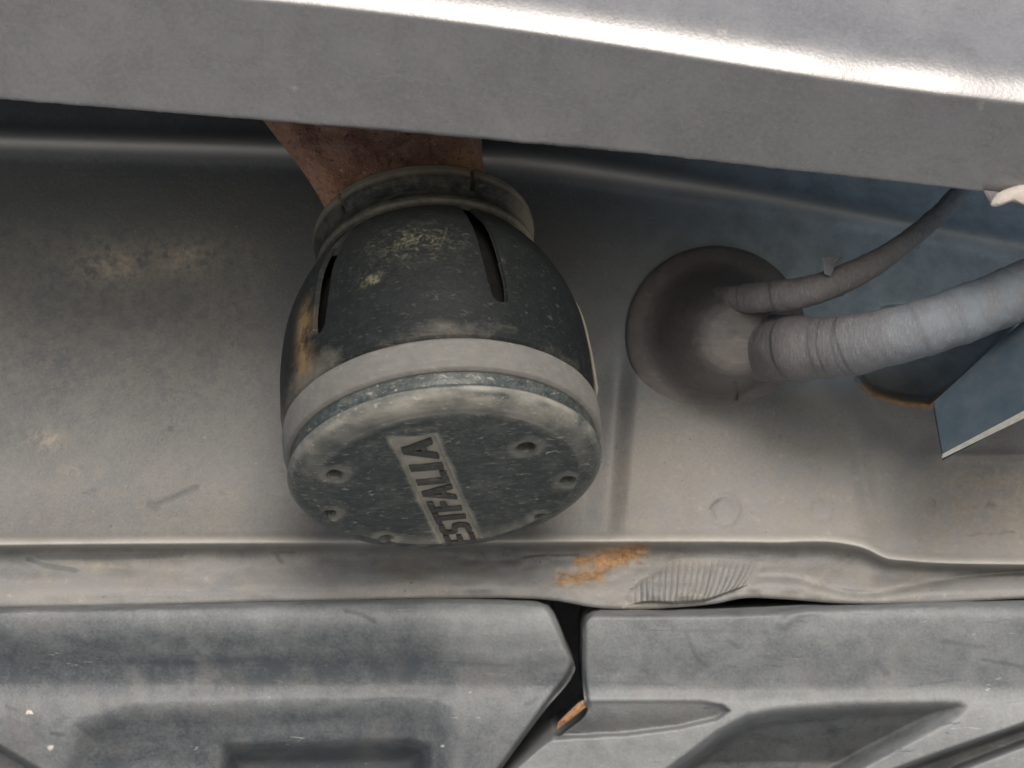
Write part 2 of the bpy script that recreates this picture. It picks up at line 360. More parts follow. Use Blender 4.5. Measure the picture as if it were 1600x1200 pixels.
# ribbed seam sealer on the flange
sx = np.linspace(972, 1200, 460); st = np.linspace(0, 1, 70); SX, ST = np.meshgrid(sx, st)
lean = 26*ST**1.5*ss(SX, 1000, 1200)
ytop = sp(sx, [(972, 930), (990, 912), (1020, 892), (1050, 872), (1100, 868), (1160, 871), (1200, 874)])[None, :]
ybt = sp(sx, [(972, 951), (1000, 944), (1060, 946), (1120, 941), (1160, 928), (1200, 914)])[None, :]
SY = ytop+(ybt-ytop)*ST; SXX = SX - lean
edge = ss(ST, 0, .32)*(1-ss(ST, .9, 1))*ss(SX, 972, 1020)*(1-ss(SX, 1165, 1200))
phase = SX/10.2*2*np.pi + .9*vnoise(SX, SY*0, 28, 11)+.5*vnoise(SX, SY, 40, 15)
rib = np.abs(np.sin(phase/2))**.6*(1+.45*vnoise(SX, SY*.2, 11, 12))
SD = Dpanel(SXX, np.minimum(SY, ybot(SXX))) + .12 - edge*(1.2+.65*rib) - edge*.9*np.sin(np.pi*ST)
so = grid('seam_sealer', P(SXX, SY, SD), M_panel, panel, attrs=dict(dust_light=.9+0*rib*edge, blue=0*SD, rust=0*SD, scuff=np.clip(.04*(1-rib), 0, 1)*edge, blotch=0*SD))
so['label'] = 'ribbed grey seam sealer bead'

# ------------------------------------------------------------------ bumper
ylow = lambda x: sp(x, [(-1200, 85), (-300, 133), (0, 155), (200, 171), (410, 188), (600, 204), (800, 222), (1000, 240), (1200, 262), (1400, 284), (1600, 307), (2400, 400)])
yrid = lambda x: sp(x, [(-1200, -190), (-300, -76), (0, -40), (300, -6), (500, 13), (800, 50), (1000, 80), (1200, 112), (1400, 141), (1600, 165), (2400, 268)])
bx = np.unique(np.concatenate([np.arange(-1200, -100, 50), np.arange(-100, 1700, 5), np.arange(1700, 2401, 50)]))
rows = []
lo, ri = ylow(bx)+.7*vnoise(bx, bx*0, 26, 21)+.5*vnoise(bx, bx*0, 7, 22), yrid(bx)
for dd, t in [(22, 1.0), (10, .5), (3.0, .06), (2.4, .01), (1.0, .0), (.15, .006)]:
    rows.append(P(bx, lo+(ri-lo)*t, 205+dd))
for t in np.linspace(.02, 1, 44):
    D = 205-17*t + .25*vnoise(bx, bx*0+t*140, 110, 23)
    rows.append(P(bx, lo+(ri-lo)*t, D))
# convex edge, turning from the lower face into the outer face
z0 = rows[-1]
for k, (dy, dz) in enumerate([(-.2, .3), (-.2, .7), (-.05, 1.5), (.2, 2.6), (.5, 3.8), (.95, 5.2), (1.6, 6.8), (2.5, 8.6), (3.6, 10.4), (4.6, 12), (6.4, 14.7), (8.5, 18), (11.2, 22.5), (15, 29), (22, 42), (30, 70), (34, 110), (36, 200), (55, 300), (160, 330)]):
    rows.append(z0+np.array([0, dy, dz])*.001)
Vb = np.array(rows)
bump = grid('rear_bumper', Vb, M_bumper, flip=False)
tag(bump, 'grey rear bumper edge with a bright folded crease running across the top', 'bumper')

# torn scraps at the right end of the bumper edge
def slab(name, pts, D, thick, mat, bulge=0, parent=None):
    cx, cy = np.mean([p[0] for p in pts]), np.mean([p[1] for p in pts]); n = len(pts); V = []; Fc = []
    D = [D]*n if np.isscalar(D) else D; Dm = float(np.mean(D))
    V.append(P(cx, cy, Dm-bulge))
    for k, s in ((.6, .8), (.93, .25), (1, 0)):
        for (x, y), d in zip(pts, D): V.append(P(cx+(x-cx)*k, cy+(y-cy)*k, d-bulge*s))
    for (x, y), d in zip(pts, D): V.append(P(x, y, d+thick))
    V.append(P(cx, cy, Dm+thick))
    for i in range(n):
        j = (i+1) % n; Fc.append([0, 1+i, 1+j])
        for r in range(3): a = 1+r*n; Fc.append([a+i, a+n+i, a+n+j, a+j])
        Fc.append([1+3*n+i, 1+4*n, 1+3*n+j])
    o = link_mesh(name, V, Fc, mat, parent, smooth=True); return o
tab = slab('torn_flap', [(1547, 319), (1551, 311), (1558, 302), (1570, 296), (1585, 291), (1602, 287), (1625, 287), (1640, 300), (1625, 330), (1602, 322), (1592, 317), (1581, 315), (1570, 319), (1558, 323), (1550, 323)], 203, 1.6, M_pale, 1.6)
tag(tab, 'pale torn scrap sticking out at the right end of the bumper edge', 'scrap')
tab2 = slab('torn_shred', [(1536, 297), (1564, 300), (1562, 308), (1549, 321), (1543, 312)], 203.5, 1.2, M_greytab, .6)
tag(tab2, 'small grey shred hanging beside the pale torn scrap', 'scrap')

# ------------------------------------------------------------------ tow bar (ball neck)
ty = np.linspace(90, 352, 60)
xl = sp(ty, [(90, 330), (150, 383), (188, 411), (215, 432), (240, 452), (280, 481), (320, 505), (352, 520)])
xr = sp(ty, [(90, 640), (150, 690), (188, 712), (215, 725), (245, 741), (275, 757), (320, 768), (352, 772)])
xs = xr + sp(ty, [(90, 40), (188, 30), (215, 27), (245, 12), (275, 3), (352, 2)])
Dt = sp(ty, [(90, 258), (188, 254), (275, 251), (352, 252)])
ring_t = []
nA = 26
for i in range(len(ty)):
    r = []
    uu = np.linspace(0, 1, nA); x = xl[i]+(xr[i]-xl[i])*uu
    bow = 1.5*np.sin(np.pi*uu)+4*np.maximum(0, .12-uu)/.12*(-1)
    r.append(P(x, ty[i]+0*x, Dt[i]-bow-.7*vnoise(x, x*0+ty[i], 30, 31)-.35*vnoise(x, x*0+ty[i], 11, 32)))
    r.append(P([xs[i]], [ty[i]], [Dt[i]+7])); r.append(P([xs[i]], [ty[i]], [Dt[i]+28])); r.append(P([xl[i]+10], [ty[i]], [Dt[i]+28])); r.append(P([xl[i]], [ty[i]], [Dt[i]+9]))
    ring_t.append(np.vstack(r))
Vt = np.array(ring_t); tys = np.repeat(ty[:, None], Vt.shape[1], 1); txs = np.zeros_like(tys); txs[:, :nA] = np.linspace(0, 1, nA)
och = ss(txs, .72, .98)*ss(tys, 205, 262)*.9 + .25*np.exp(-((txs-.0)/.12)**2)
tb_o = grid('tow_bar', Vt, M_rust, attrs=dict(ochre=och), wrap=True, flip=False)
tag(tb_o, 'rusty brown steel tow bar neck coming down behind the bumper into the cover', 'tow bar')

# ------------------------------------------------------------------ tow ball cover
Cc = np.array([-15.198, 447., -23.393]); n_ = np.array([0.09783763525106133, -0.522498564715949, -0.847008292166171])
u_ = np.array([0.995202390033545, 0.051366460235449184, 0.08326877946985736]); v_ = np.cross(n_, u_)
if v_[2] < 0: v_ = -v_
def Q(a, b, s):                  # cover coordinates in mm -> metres
    a, b, s = np.broadcast_arrays(np.asarray(a, float), np.asarray(b, float), np.asarray(s, float))
    p = Cc + a[..., None]*u_ + b[..., None]*v_ - s[..., None]*n_
    return p*.001 + np.array([0, 0, CAMZ])
cover = thing('tow_ball_cover', 'round black rubber tow ball cover with grey ring and raised letters on its end', 'tow ball cover', Q(0, 0, 72).tolist())
def lathe(name, prof, mat, nth=720, dens=.3, disp=None, attrs=None, parent=cover, warp=None, hole=None):
    pr = np.array(prof, float); L = np.r_[0, np.cumsum(np.hypot(*np.diff(pr, axis=0).T))]; n = max(3, int(L[-1]/dens))
    l = np.unique(np.concatenate([np.linspace(0, L[-1], n), L])); r = np.interp(l, L, pr[:, 0]); s = np.interp(l, L, pr[:, 1])
    if len(l) > 12:              # soften corners
        for _ in range(2): r[1:-1] = .25*r[:-2]+.5*r[1:-1]+.25*r[2:]; s[1:-1] = .25*s[:-2]+.5*s[1:-1]+.25*s[2:]
    th = np.linspace(0, 2*np.pi, nth, endpoint=False); TH, R = np.meshgrid(th, r); _, S = np.meshgrid(th, s)
    if disp is not None: R = R + disp(np.degrees(TH), S, R)
    H = hole(np.degrees(TH), S, R) if hole else None
    if warp is not None: TH = np.radians(warp(np.degrees(TH), S))
    A, B = R*np.cos(TH), R*np.sin(TH)
    at = attrs(np.degrees(TH), S, R) if attrs else dict(dust_light=0*R)
    return grid(name, Q(A, B, S), mat, parent, attrs=at, wrap=True, flip=True, hole=H)

# body with its two long slots
slotA = [(120, 61.4), (126, 59.8), (131.5, 54.7), (133, 45.8), (133.5, 36.2), (134.5, 27.5)]
slotB = [(68, 60.6), (66.5, 54.7), (66.5, 46.7), (66.2, 38), (65.5, 27)]
SL = [(67, 27.0, 61.0), (133, 27.5, 60.6), (200, 27, 58), (268, 27, 58), (335, 27, 58)]
def slot_warp(TH, S):            # columns of the mesh follow the slots
    tB = np.interp(S, [q[1] for q in slotB][::-1], [q[0] for q in slotB][::-1]); tA = np.interp(S, [q[1] for q in slotA][::-1], [q[0] for q in slotA][::-1])
    out = np.where(TH < 67, TH*tB/67, np.where(TH < 133, tB+(TH-67)*(tA-tB)/66, np.where(TH < 200, tA+(TH-133)*(200-tA)/67, TH)))
    return out
def slotdist(TH, S, R):
    d = np.full(R.shape, 99.)
    for t, s0, s1 in SL:
        w = 2.35*(1-.25*ss(S, 52, 61))*(.75+.25*ss(S, 26, 34)); x = (TH-t)*np.radians(1)*R; y = np.maximum(0, np.maximum(s0+1.5-S, S-s1))
        d = np.minimum(d, np.hypot(x, y)-w)
    return d
def slotmask(TH, S, R): return 1-ss(slotdist(TH, S, R), -.22, .12)
def body_disp(TH, S, R):
    d = -1.1*slotmask(TH, S, R)
    d += .55*np.exp(-((TH-7)/1.6)**2)*ss(S, 17, 20)*(1-ss(S, 56, 60))
    d += .18*vnoise(TH*.6, S, 9, 41)
    return d
def body_at(TH, S, R):
    T = np.where(TH > 270, TH-360, TH)
    dust_light = .42*(1-ss(S, 17, 26))*(.5+.5*vnoise(TH, S*3, 14, 42)) + 1.0*np.exp(-((T-8)/5)**2)*(1-.4*ss(S, 48, 58))
    dust_light += .3*(1-ss(S, 18, 28))*ss(TH, 100, 150) - .14
    ochre = .75*np.exp(-((TH-144)/5)**2)*(1-ss(S, 34, 44))*ss(S, 17, 21)
    moss = .38*np.exp(-((TH-(94))/15)**2-((S-45)/5.5)**2)+1.0*.6*np.exp(-((TH-111)/4)**2-((S-35.4)/2.2)**2)
    return dict(dust_light=np.clip(dust_light-.06, -.25, 1), ochre=ochre, moss=np.clip(moss, 0, 1))
lathe('shell', [(35.6, 16.5), (36.9, 16.5), (37.5, 17.2), (37.7, 20), (37.6, 25), (37.5, 29), (37.3, 32), (36.9, 36), (36.3, 40), (35.6, 43.5), (34.6, 47), (33.4, 50), (32, 53), (30.6, 55.5), (29, 58), (27.8, 59.8), (26.9, 61), (26, 61.8)], M_body, 1440, .22, body_disp, body_at, warp=slot_warp, hole=lambda T, S, R: slotdist(T, S, R) < -.35)

M_split = simple('slot_shade_black', (.006, .006, .006), (.010, .010, .009), 3, .9, spec=.1)
lathe('added_slot_backing', [(33.0, 12), (33.8, 20), (33.6, 28), (32.9, 36), (31.4, 42), (29.8, 47), (27.4, 52), (24.6, 57), (22.5, 61), (21, 66)], M_split, 90, 1.5)  # added black liner that puts the slots' deep shade into its colour
# collar with split notches
def col_disp(TH, S, R):
    m = np.zeros_like(R)
    for t in (62.5, 136, 200, 268, 340): m = np.maximum(m, (1-ss(np.abs(TH-t), .9, 1.6))*ss(S, 66.5, 67.3))
    return -3.2*m + .12*vnoise(TH*.5, S, 8, 44) - .5*(1-ss(np.abs(TH-100), 38, 40))*ss(S, 70, 71)*0
def col_at(TH, S, R):
    T = np.where(TH > 270, TH-360, TH)
    d = .08+.52*ss(S, 69, 71) + (.9*(1-ss(T, 12, 45))) + .15*(1-ss(S, 62, 64.5))  # light falling on the right side is painted into the colour
    och = .8*np.exp(-((TH-68)/5)**2)*ss(S, 69.5, 72)
    return dict(dust_light=np.clip(d, 0, 1)*.8, ochre=och, moss=0*R)
lathe('collar', [(25.6, 61.2), (27.2, 61.6), (27.7, 62.4), (27.4, 63.5), (26.7, 65), (26.6, 66.5), (27.0, 68), (27.7, 69.2), (27.9, 71), (27.6, 72.6), (27, 73.4), (25, 73.4), (24.4, 72), (24.2, 62)], M_body, 900, .25, col_disp, col_at)
# pale ring
lathe('ring', [(34.6, 8.2), (36.3, 8.3), (37.1, 8.9), (37.5, 10.3), (37.7, 13.5), (37.5, 15.8), (36.6, 16.7), (34.8, 16.8)], M_ring, 720, .25,
      lambda T, S, R: .06*vnoise(T, S*3, 5, 46), lambda T, S, R: dict(dust_light=.2+.35*(1-ss(np.where(T > 270, T-360, T), -10, 60)), ochre=0*R, moss=0*R))  # lit right end of the ring is put into the colour

# end cap: polar height field with holes, letter channel and rolled rim
holes = [(18.5, 13.4, 2.25), (28.6, -4.3, 1.95), (22.6, -21.6, 1.8), (-25.4, 8.2, 1.9), (-28.3, -10.6, 1.8), (-15.6, -25.9, 1.8)]
base_x = lambda b: 6.5-(b+31.1)*9.6/53
def cap_s(a, b, r):              # depth behind the face plane (positive = away)
    s = .00045*r*r
    return s + .30*np.exp(-((r-27.5)/1.8)**2)
def chan(a, b):
    bx_ = base_x(b); w = np.minimum.reduce([bx_+1.3-a, a-(bx_-8.7), 22.8-b, b+32.5]); return ss(w, -.2, .6), ss(w+.7*vnoise(a, b, 4.5, 53), -1.3, .7)
nth, rr = 1000, np.concatenate([np.linspace(0.02, 30.9, 230), 31+np.linspace(0, 1, 24)[0:1]*0])
rr = rr[:-1]
rimp = [(31.0, None), (32.8, .62), (34.2, 1.0), (35.3, 1.55), (36.1, 2.3), (36.7, 3.2), (36.9, 4.0), (36.7, 4.5), (36.0, 4.8), (35.4, 5.0), (35.3, 5.4), (35.6, 6.2), (35.8, 8.6)]
TH, R = np.meshgrid(np.linspace(0, 2*np.pi, nth, endpoint=False), rr); A, B = R*np.cos(TH), R*np.sin(TH)
S = cap_s(A, B, R); c1, c2 = chan(A, B); S = S + .75*c1
hd = np.zeros_like(S); hring = np.zeros_like(S)
for hx, hy, hr in holes:
    d = np.hypot(A-hx, B-hy); hd = np.maximum(hd, d < hr-.4); S = S + 2.5*(1-ss(d, hr-.35, hr+.02)) + .12*np.exp(-((d-hr)/1.2)**2) - .12*np.exp(-((d-hr-1.7)/.8)**2); hring = np.maximum(hring, np.exp(-((d-hr-1.0)/1.3)**2))
S = S + .10*vnoise(A, B, 3.2, 51) + .05*vnoise(A, B, 1.1, 52)
rim_l = [Q(A, B, S)]
sl = S[-1].mean(); rp = [(31.0, sl)]+rimp[1:]
rp = np.array(rp, float); L = np.r_[0, np.cumsum(np.hypot(*np.diff(rp, axis=0).T))]; l = np.linspace(0, L[-1], 46)[1:]
rR, rS = np.interp(l, L, rp[:, 0]), np.interp(l, L, rp[:, 1])
for _ in range(2): rR[1:-1] = .25*rR[:-2]+.5*rR[1:-1]+.25*rR[2:]; rS[1:-1] = .25*rS[:-2]+.5*rS[1:-1]+.25*rS[2:]
th = TH[0]; rim_l.append(Q(rR[:, None]*np.cos(th), rR[:, None]*np.sin(th), np.broadcast_to(rS[:, None], (len(rR), nth))))
Vc = np.vstack(rim_l)
dmask = np.zeros(Vc.shape[:2])
k = len(rr)
dmask[:k] = .70*c2+.25*hring + .30*ss(-B, 16, 30)*ss(R, 22, 31)
bb = np.sin(th)
dmask[:k] += .16*ss(R, 29, 31)*ss(B/np.maximum(R, 1), .0, .7)+.05*vnoise(A, B, 8, 56)  # inner part of the painted rim highlight
dmask[k:] = np.where((rS < 4.2)[:, None], (.04+.30*ss(bb, .0, .7))*(1+.7*vnoise(np.degrees(th)[None, :]+0*rS[:, None], rS[:, None]*9, 9, 55)), .03) + .0  # highlight on the rim's top arc painted as a paler tone
# rub marks on the cap
ach = np.zeros_like(dmask)
cap = grid('end_cap', Vc, M_cap, cover, attrs=dict(dust_light=np.clip(dmask, -.2, 1), ochre=ach, moss=ach), wrap=True, flip=False, hole=np.vstack([hd > .5, np.zeros((len(rR), nth), bool)]))

# raised letters standing in the channel (block letters, unit box: x along the word, y up)
T_ = .27
GL = {
 'E': [[(0, 0), (1, 0), (1, .17), (.32, .17), (.32, .42), (.88, .42), (.88, .58), (.32, .58), (.32, .83), (1, .83), (1, 1), (0, 1)]],
 'F': [[(0, 0), (.34, 0), (.34, .42), (.9, .42), (.9, .59), (.34, .59), (.34, .82), (1, .82), (1, 1), (0, 1)]],
 'T': [[(.34, 0), (.66, 0), (.66, .82), (1, .82), (1, 1), (0, 1), (0, .82), (.34, .82)]],
 'L': [[(0, 0), (1, 0), (1, .18), (.36, .18), (.36, 1), (0, 1)]],
 'I': [[(0, 0), (1, 0), (1, 1), (0, 1)]],
 'S': [[(0, .04), (.25, 0), (.7, 0), (.95, .08), (1, .28), (.95, .48), (.75, .57), (.35, .62), (.31, .74), (.42, .83), (.92, .81), (.96, .96), (.7, 1), (.3, 1), (.06, .92), (0, .74), (.05, .55), (.28, .45), (.64, .41), (.70, .29), (.6, .18), (.3, .17), (.02, .2)]],
}
def letter(ch, b0, b1):
    H = 7.5; bm = bmesh.new()
    if ch == 'A':                # three strokes around an open eye
        polys = [[(0, 0), (.24, 0), (.36, .26), (.64, .26), (.76, 0), (1, 0), (.62, 1), (.38, 1)]]
        outer = polys[0]; eye = [(.43, .42), (.57, .42), (.5, .70)]
    else: outer = GL[ch][0]; eye = None
    def dens(p):
        out = []
        for (x0, y0), (x1, y1) in zip(p, p[1:]+p[:1]):
            m = 3
            for i in range(m): out.append((x0+(x1-x0)*i/m, y0+(y1-y0)*i/m))
        return out
    loops = [dens(outer)]+([dens(eye)] if eye else [])
    edges = []; top_loops = []
    for lp in loops:
        vs = [bm.verts.new((x, y, 0)) for x, y in lp]; top_loops.append(vs)
        for i in range(len(vs)): edges.append(bm.edges.new((vs[i], vs[(i+1) % len(vs)])))
    bmesh.ops.triangle_fill(bm, use_beauty=True, edges=edges)
    faces = list(bm.faces)
    r = bmesh.ops.extrude_face_region(bm, geom=faces)
    new = set(v for v in r['geom'] if isinstance(v, bmesh.types.BMVert))
    bmesh.ops.recalc_face_normals(bm, faces=bm.faces)
    V = []
    for v in bm.verts:
        x, y = v.co.x, v.co.y; b = b0+(b1-b0)*x; a = base_x(b)-y*H
        rr_ = math.hypot(a, b); s = cap_s(a, b, rr_)
        if rr_ > 31: s += .22*(rr_-31)**1.25
        v.co = Vector(Q(a, b, s+.9) if v in new else Q(a, b, s+.05))
    me = bpy.data.meshes.new('letter'); bm.to_mesh(me); bm.free(); me.materials.append(M_letter)
    for nme, vv in (('dust_light', .1), ('ochre', 0), ('moss', 0)):
        at = me.attributes.new(nme, 'FLOAT', 'POINT'); at.data.foreach_set('value', [vv]*len(me.vertices))
    o = bpy.data.objects.new('letter', me); COL.objects.link(o); o.parent = cap; o.matrix_parent_inverse = cap.matrix_world.inverted()
    o['label'] = 'raised letter ' + ch
bpy.context.view_layer.update()
for ch, b0, b1 in [('E', -32.4, -27.6), ('S', -26.7, -20.9), ('T', -20.3, -14.6), ('F', -13.8, -8.9), ('A', -8.0, -.9), ('L', .4, 5.8), ('I', 7.1, 9.5), ('A', 11.9, 20.9)]:
    letter(ch, b0, b1)

# ------------------------------------------------------------------ grommet
gc = np.array([1118, 522.]); 
gD = float(Dpanel(np.array(gc[0]), np.array(gc[1])))
th = np.linspace(0, 2*np.pi, 900, endpoint=False)
gr_prof = [(141, 2.5), (142, 0.5), (141, -.8), (138, -1.8), (133, -2.3), (124, -2.9), (114, -3.4), (106, -4.6), (99, -7), (93, -10.5), (87, -15), (80, -20), (73, -24), (66, -27), (58, -29), (46, -30.2), (32, -30.6), (18, -30.9), (.5, -31)]
gp = np.array(gr_prof, float); L = np.r_[0, np.cumsum(np.hypot(gp[:, 0]*.19, gp[:, 1])[1:]*0+np.hypot(np.diff(gp[:, 0])*.19, np.diff(gp[:, 1])))]
l = np.linspace(0, L[-1], 110); gr, gh = np.interp(l, L, gp[:, 0]), np.interp(l, L, gp[:, 1])
for _ in range(3): gr[1:-1] = .25*gr[:-2]+.5*gr[1:-1]+.25*gr[2:]; gh[1:-1] = .25*gh[:-2]+.5*gh[1:-1]+.25*gh[2:]
rows = []
for r, h in zip(gr, gh):
    k = np.clip((-h-3)/27, 0, 1); cx = gc[0]+34*k; cy = gc[1]+3*k
    x = cx+r*np.cos(th)*(1.0+.0*k)*(1-.10*0); y = cy-r*np.sin(th)*.975
    xx = cx+(x-cx); yy = cy+(y-cy)
    base = gD + (yy-gc[1])*(-.022)*np.clip(1-k, 0, 1) 
    ck = 1.6*np.exp(-((xx-(1149+2.5*np.sin((yy-600)/9)))/1.7)**2)*(yy > 596)*(r > 72)
    rows.append(P(xx, yy, base+h+ck))
Vg = np.array(rows); TG, LG = np.meshgrid(th, l/L[-1])
crack = np.zeros_like(TG)
go2 = grid('grommet', Vg, M_grommet, attrs=dict(dust_light=.25+.25*ss(-np.sin(TG), 0, .8)-.1*ss(np.sin(TG), .3, .9), ochre=.0*TG, moss=0*TG), wrap=True, flip=True)
tag(go2, 'round dark rubber grommet with split rim, two taped cables leaving it', 'grommet')

# ------------------------------------------------------------------ cables
def hose(name, pts, label, mat, seams=(), nth=72, veil_span=(1250, 1500)):
    pts = np.array(pts, float); c = P(pts[:, 0], pts[:, 1], pts[:, 2])*1000; rad = pts[:, 3]*(pts[:, 2]+DOFF)/F
    L = np.r_[0, np.cumsum(np.linalg.norm(np.diff(c, axis=0), axis=1))]; l = np.linspace(0, L[-1], int(L[-1]/.35))
    cc = np.stack([sp(l, list(zip(L, c[:, i]))) for i in range(3)], -1); rr_ = sp(l, list(zip(L, rad))); xx = sp(l, list(zip(L, pts[:, 0])))
    tan = np.gradient(cc, axis=0); tan /= np.linalg.norm(tan, axis=1)[:, None]
    up = np.array([0, -1, 0.]); s1 = np.cross(tan, up); s1 /= np.linalg.norm(s1, axis=1)[:, None]; s2 = np.cross(s1, tan)
    th = np.linspace(0, 2*np.pi, nth, endpoint=False); TH, LL = np.meshgrid(th, l); _, RR = np.meshgrid(th, rr_)
    d = .16*vnoise(TH*3, LL, 4, 61)+.10*vnoise(TH*8, LL*2, 2.5, 62)
    groove = np.zeros_like(RR)
    seams = list(seams)+[(s_k, t_k, k_k) for s_k, t_k, k_k in zip(np.arange(8, L[-1], 4.3)+rng.uniform(-1.6, 1.6, len(np.arange(8, L[-1], 4.3))), rng.uniform(.4, 2.6, 99), rng.uniform(-.10, .16, 99))]
    for s0, tw, k in seams:      # wrap edges: a step with a painted shadow line
        q = LL-(s0+tw*np.sin(TH+.6)); d = d+k*ss(q, -.3, .2)*(1-ss(q, 1, 9)); groove = np.maximum(groove, np.exp(-((q+.35)/.28)**2)*min(1, abs(k)*1.3))
    RR = RR+d
    V = (cc[:, None, :]+RR[..., None]*(np.cos(TH)[..., None]*s1[:, None, :]+np.sin(TH)[..., None]*s2[:, None, :]))
    V = V*.001; V = V  # P already holds the camera height
    blue = np.repeat(ss(xx, *veil_span)[:, None], nth, 1)
    o = grid(name, V, mat, attrs=dict(blue=blue, scuff=.8*groove), wrap=True)  # scuff here holds the painted shadow line along the wrap edges
    bm = bmesh.new(); bm.from_mesh(o.data); bmesh.ops.recalc_face_normals(bm, faces=bm.faces); bm.to_mesh(o.data); bm.free()
    return o
h1 = hose('thick_cable', [(1130, 546, 292, 46), (1172, 545, 282, 49), (1208, 544, 268, 50), (1245, 544, 256, 49), (1300, 543, 248, 47), (1370, 531, 240, 45), (1450, 510, 236, 44), (1530, 482, 236, 44), (1600, 453, 238, 45), (1700, 405, 244, 46), (1850, 325, 260, 46)],
          '', M_hose, seams=[(22, .5, .22), (27, 1.4, .3), (30, 1.0, -.2), (37, 2.4, .5), (50, 1.0, .18), (55, 1.9, .25), (80, 2, .15)])
tag(h1, 'thick cable loom wrapped in grey tape, lower of the two leaving the grommet', 'cable')
h2 = hose('thin_cable', [(1110, 472, 278, 22), (1150, 468, 266, 22), (1200, 464, 257, 23), (1245, 459, 252, 23), (1300, 443, 250, 22), (1350, 420, 251, 20), (1400, 389, 253, 17), (1450, 350, 257, 14), (1490, 310, 262, 13), (1530, 262, 270, 13), (1570, 200, 280, 13)],
          '', M_hose, seams=[(17, .6, .15), (27, .9, .3), (34, .5, .12), (42, .5, .15)], veil_span=(1330, 1540))
tag(h2, 'thin cable wrapped in grey tape, upper of the two, rising behind the bumper', 'cable')
# loose tape ends
te = slab('tape_end', [(1284, 402), (1305, 400), (1318, 401), (1306, 412), (1298, 432), (1288, 428)], [246, 248, 250, 247, 245.5, 245], .5, M_hose, .3)
for nme, vv in (('blue', .35), ('scuff', 0)):
    at = te.data.attributes.new(nme, 'FLOAT', 'POINT'); at.data.foreach_set('value', [vv]*len(te.data.vertices))
te.parent = h2; te['label'] = 'loose triangular tape end'
# nose of the grommet swells around the cables
def cuff(pts, wall, dmin, dmax): pass

# ------------------------------------------------------------------ plate at the right
fp = [(1459, 628, 243), (1473, 709, 233), (1620, 631, 224), (1800, 540, 216), (1850, 300, 250), (1640, 465, 246), (1560, 535, 248)]
A0 = [P(x, y, d) for x, y, d in (fp[0], fp[1], fp[3])]; pn = np.cross(A0[1]-A0[0], A0[2]-A0[0]); cp = np.array([0, 0, CAMZ])
A3 = []
for x, y, d in fp:
    ray = P(x, y, 1000.)-cp; A3.append(cp+ray*float((A0[0]-cp)@pn/(ray@pn))); off = np.array([.0002, .0012, -.0017])
Vf = A3+[p_+off for p_ in A3]; nn = len(A3)
plate = thing('mounting_plate', 'dark blue-grey pointed plate with a pale lower edge at the right', 'plate', A3[1].tolist())
link_mesh('plate_face', Vf, [list(range(nn))]+[[nn+i for i in reversed(range(nn))]]+[[i, nn+i, nn+(i+1) % nn, (i+1) % nn] for i in range(nn) if i not in (1, 2)], M_flap, plate, smooth=False)
e0, e1, e2 = A3[1], A3[2], A3[3]; dn = np.array([0, -.0004, -.0001]); dk = np.array([.0000, .0012, -.0021])
Ve = [e0, e1, e2, e0+dk*.55, e1+dk, e2+dk, e0+np.array([0, .0014, 0]), e1+np.array([0, .0014, 0]), e2+np.array([0, .0014, 0])]
link_mesh('plate_edge', Ve, [[0, 1, 4, 3], [1, 2, 5, 4], [3, 4, 7, 6], [4, 5, 8, 7]], M_edge, plate, smooth=False)

# ------------------------------------------------------------------ undertrays
def tray(name, xa, xb, ytopf, edge_side, edgef, Df, dust_shade, scr_, label, grit=()):
    us = np.linspace(0, 1, 620); ys = np.linspace(0, 1, 150)
    U, Vv = np.meshgrid(us, ys); YB = 1330
    yrow = None
    PXa = np.empty_like(U); PYa = np.empty_like(U)
    for i, t in enumerate(ys):
        yc = 935+t*(YB-935)      # nominal row height
        e = edgef(yc)
        PXa[i] = (xa+(e-xa)*us) if edge_side == 'r' else (e+(xb-e)*us)
    PYa = ytopf(PXa)+(YB-ytopf(PXa))*Vv
    ed = np.abs(PXa-edgef(PYa))
    D = Df(PXa, PYa) + (5*(1-ss(ed, 0, 14))**2 if edge_side == 'r' else 2.5*(1-ss(ed, 0, 9))**2) + 9*(1-ss(PYa-ytopf(PXa), 0, 15))**1.5
    D = D + .5*vnoise(PXa, PYa, 90, 71)+.08*vnoise(PXa, PYa, 18, 72)
    V = P(PXa, PYa, D)
    topr = ext(V[0], [(60, -1), (2.0, -.2)]); V = np.vstack([np.array(topr), V])
    c = V[:, -1:] if edge_side == 'r' else V[:, :1]; w = [c+np.array([0, .003, 0]), c+np.array([0, .035, 0])]
    V = np.hstack([V]+w) if edge_side == 'r' else np.hstack([w[1], w[0], V])
    pr = lambda A: np.vstack([A[:1], A[:1], A])
    pc = lambda A: np.hstack([A, A[:, -1:], A[:, -1:]]) if edge_side == 'r' else np.hstack([A[:, :1], A[:, :1], A])
    X, Y = pc(pr(PXa)), pc(pr(PYa)); sc = 0*X
    for pts, wd, k in scr_: sc = np.maximum(sc, .75*k*(1-ss(segdist(X, Y, pts), wd*.3, wd)))
    gt = 0*X
    for gx_, gy_, r_ in grit: gt = np.maximum(gt, 1-ss(np.hypot((X-gx_)*.6, Y-gy_)+2*vnoise(X, Y, 4, 77), r_*.5, r_))
    o = grid(name, V, M_tray, attrs=dict(dust_light=np.clip(dust_shade(X, Y), 0, 1), scuff=sc, grit=gt))
    tag(o, label, 'undertray', 'plastic undertrays below the panel'); return o
rx = lambda y: sp(y, [(930, 835), (942, 852), (955, 864), (975, 874), (1010, 888), (1036, 899), (1052, 893), (1100, 858), (1150, 822), (1200, 786), (1330, 690)])
lx = lambda y: sp(y, [(930, 944), (944, 930), (955, 918), (968, 912), (990, 911), (1088, 914), (1105, 917), (1118, 908), (1135, 885), (1160, 850), (1200, 805), (1330, 670)])
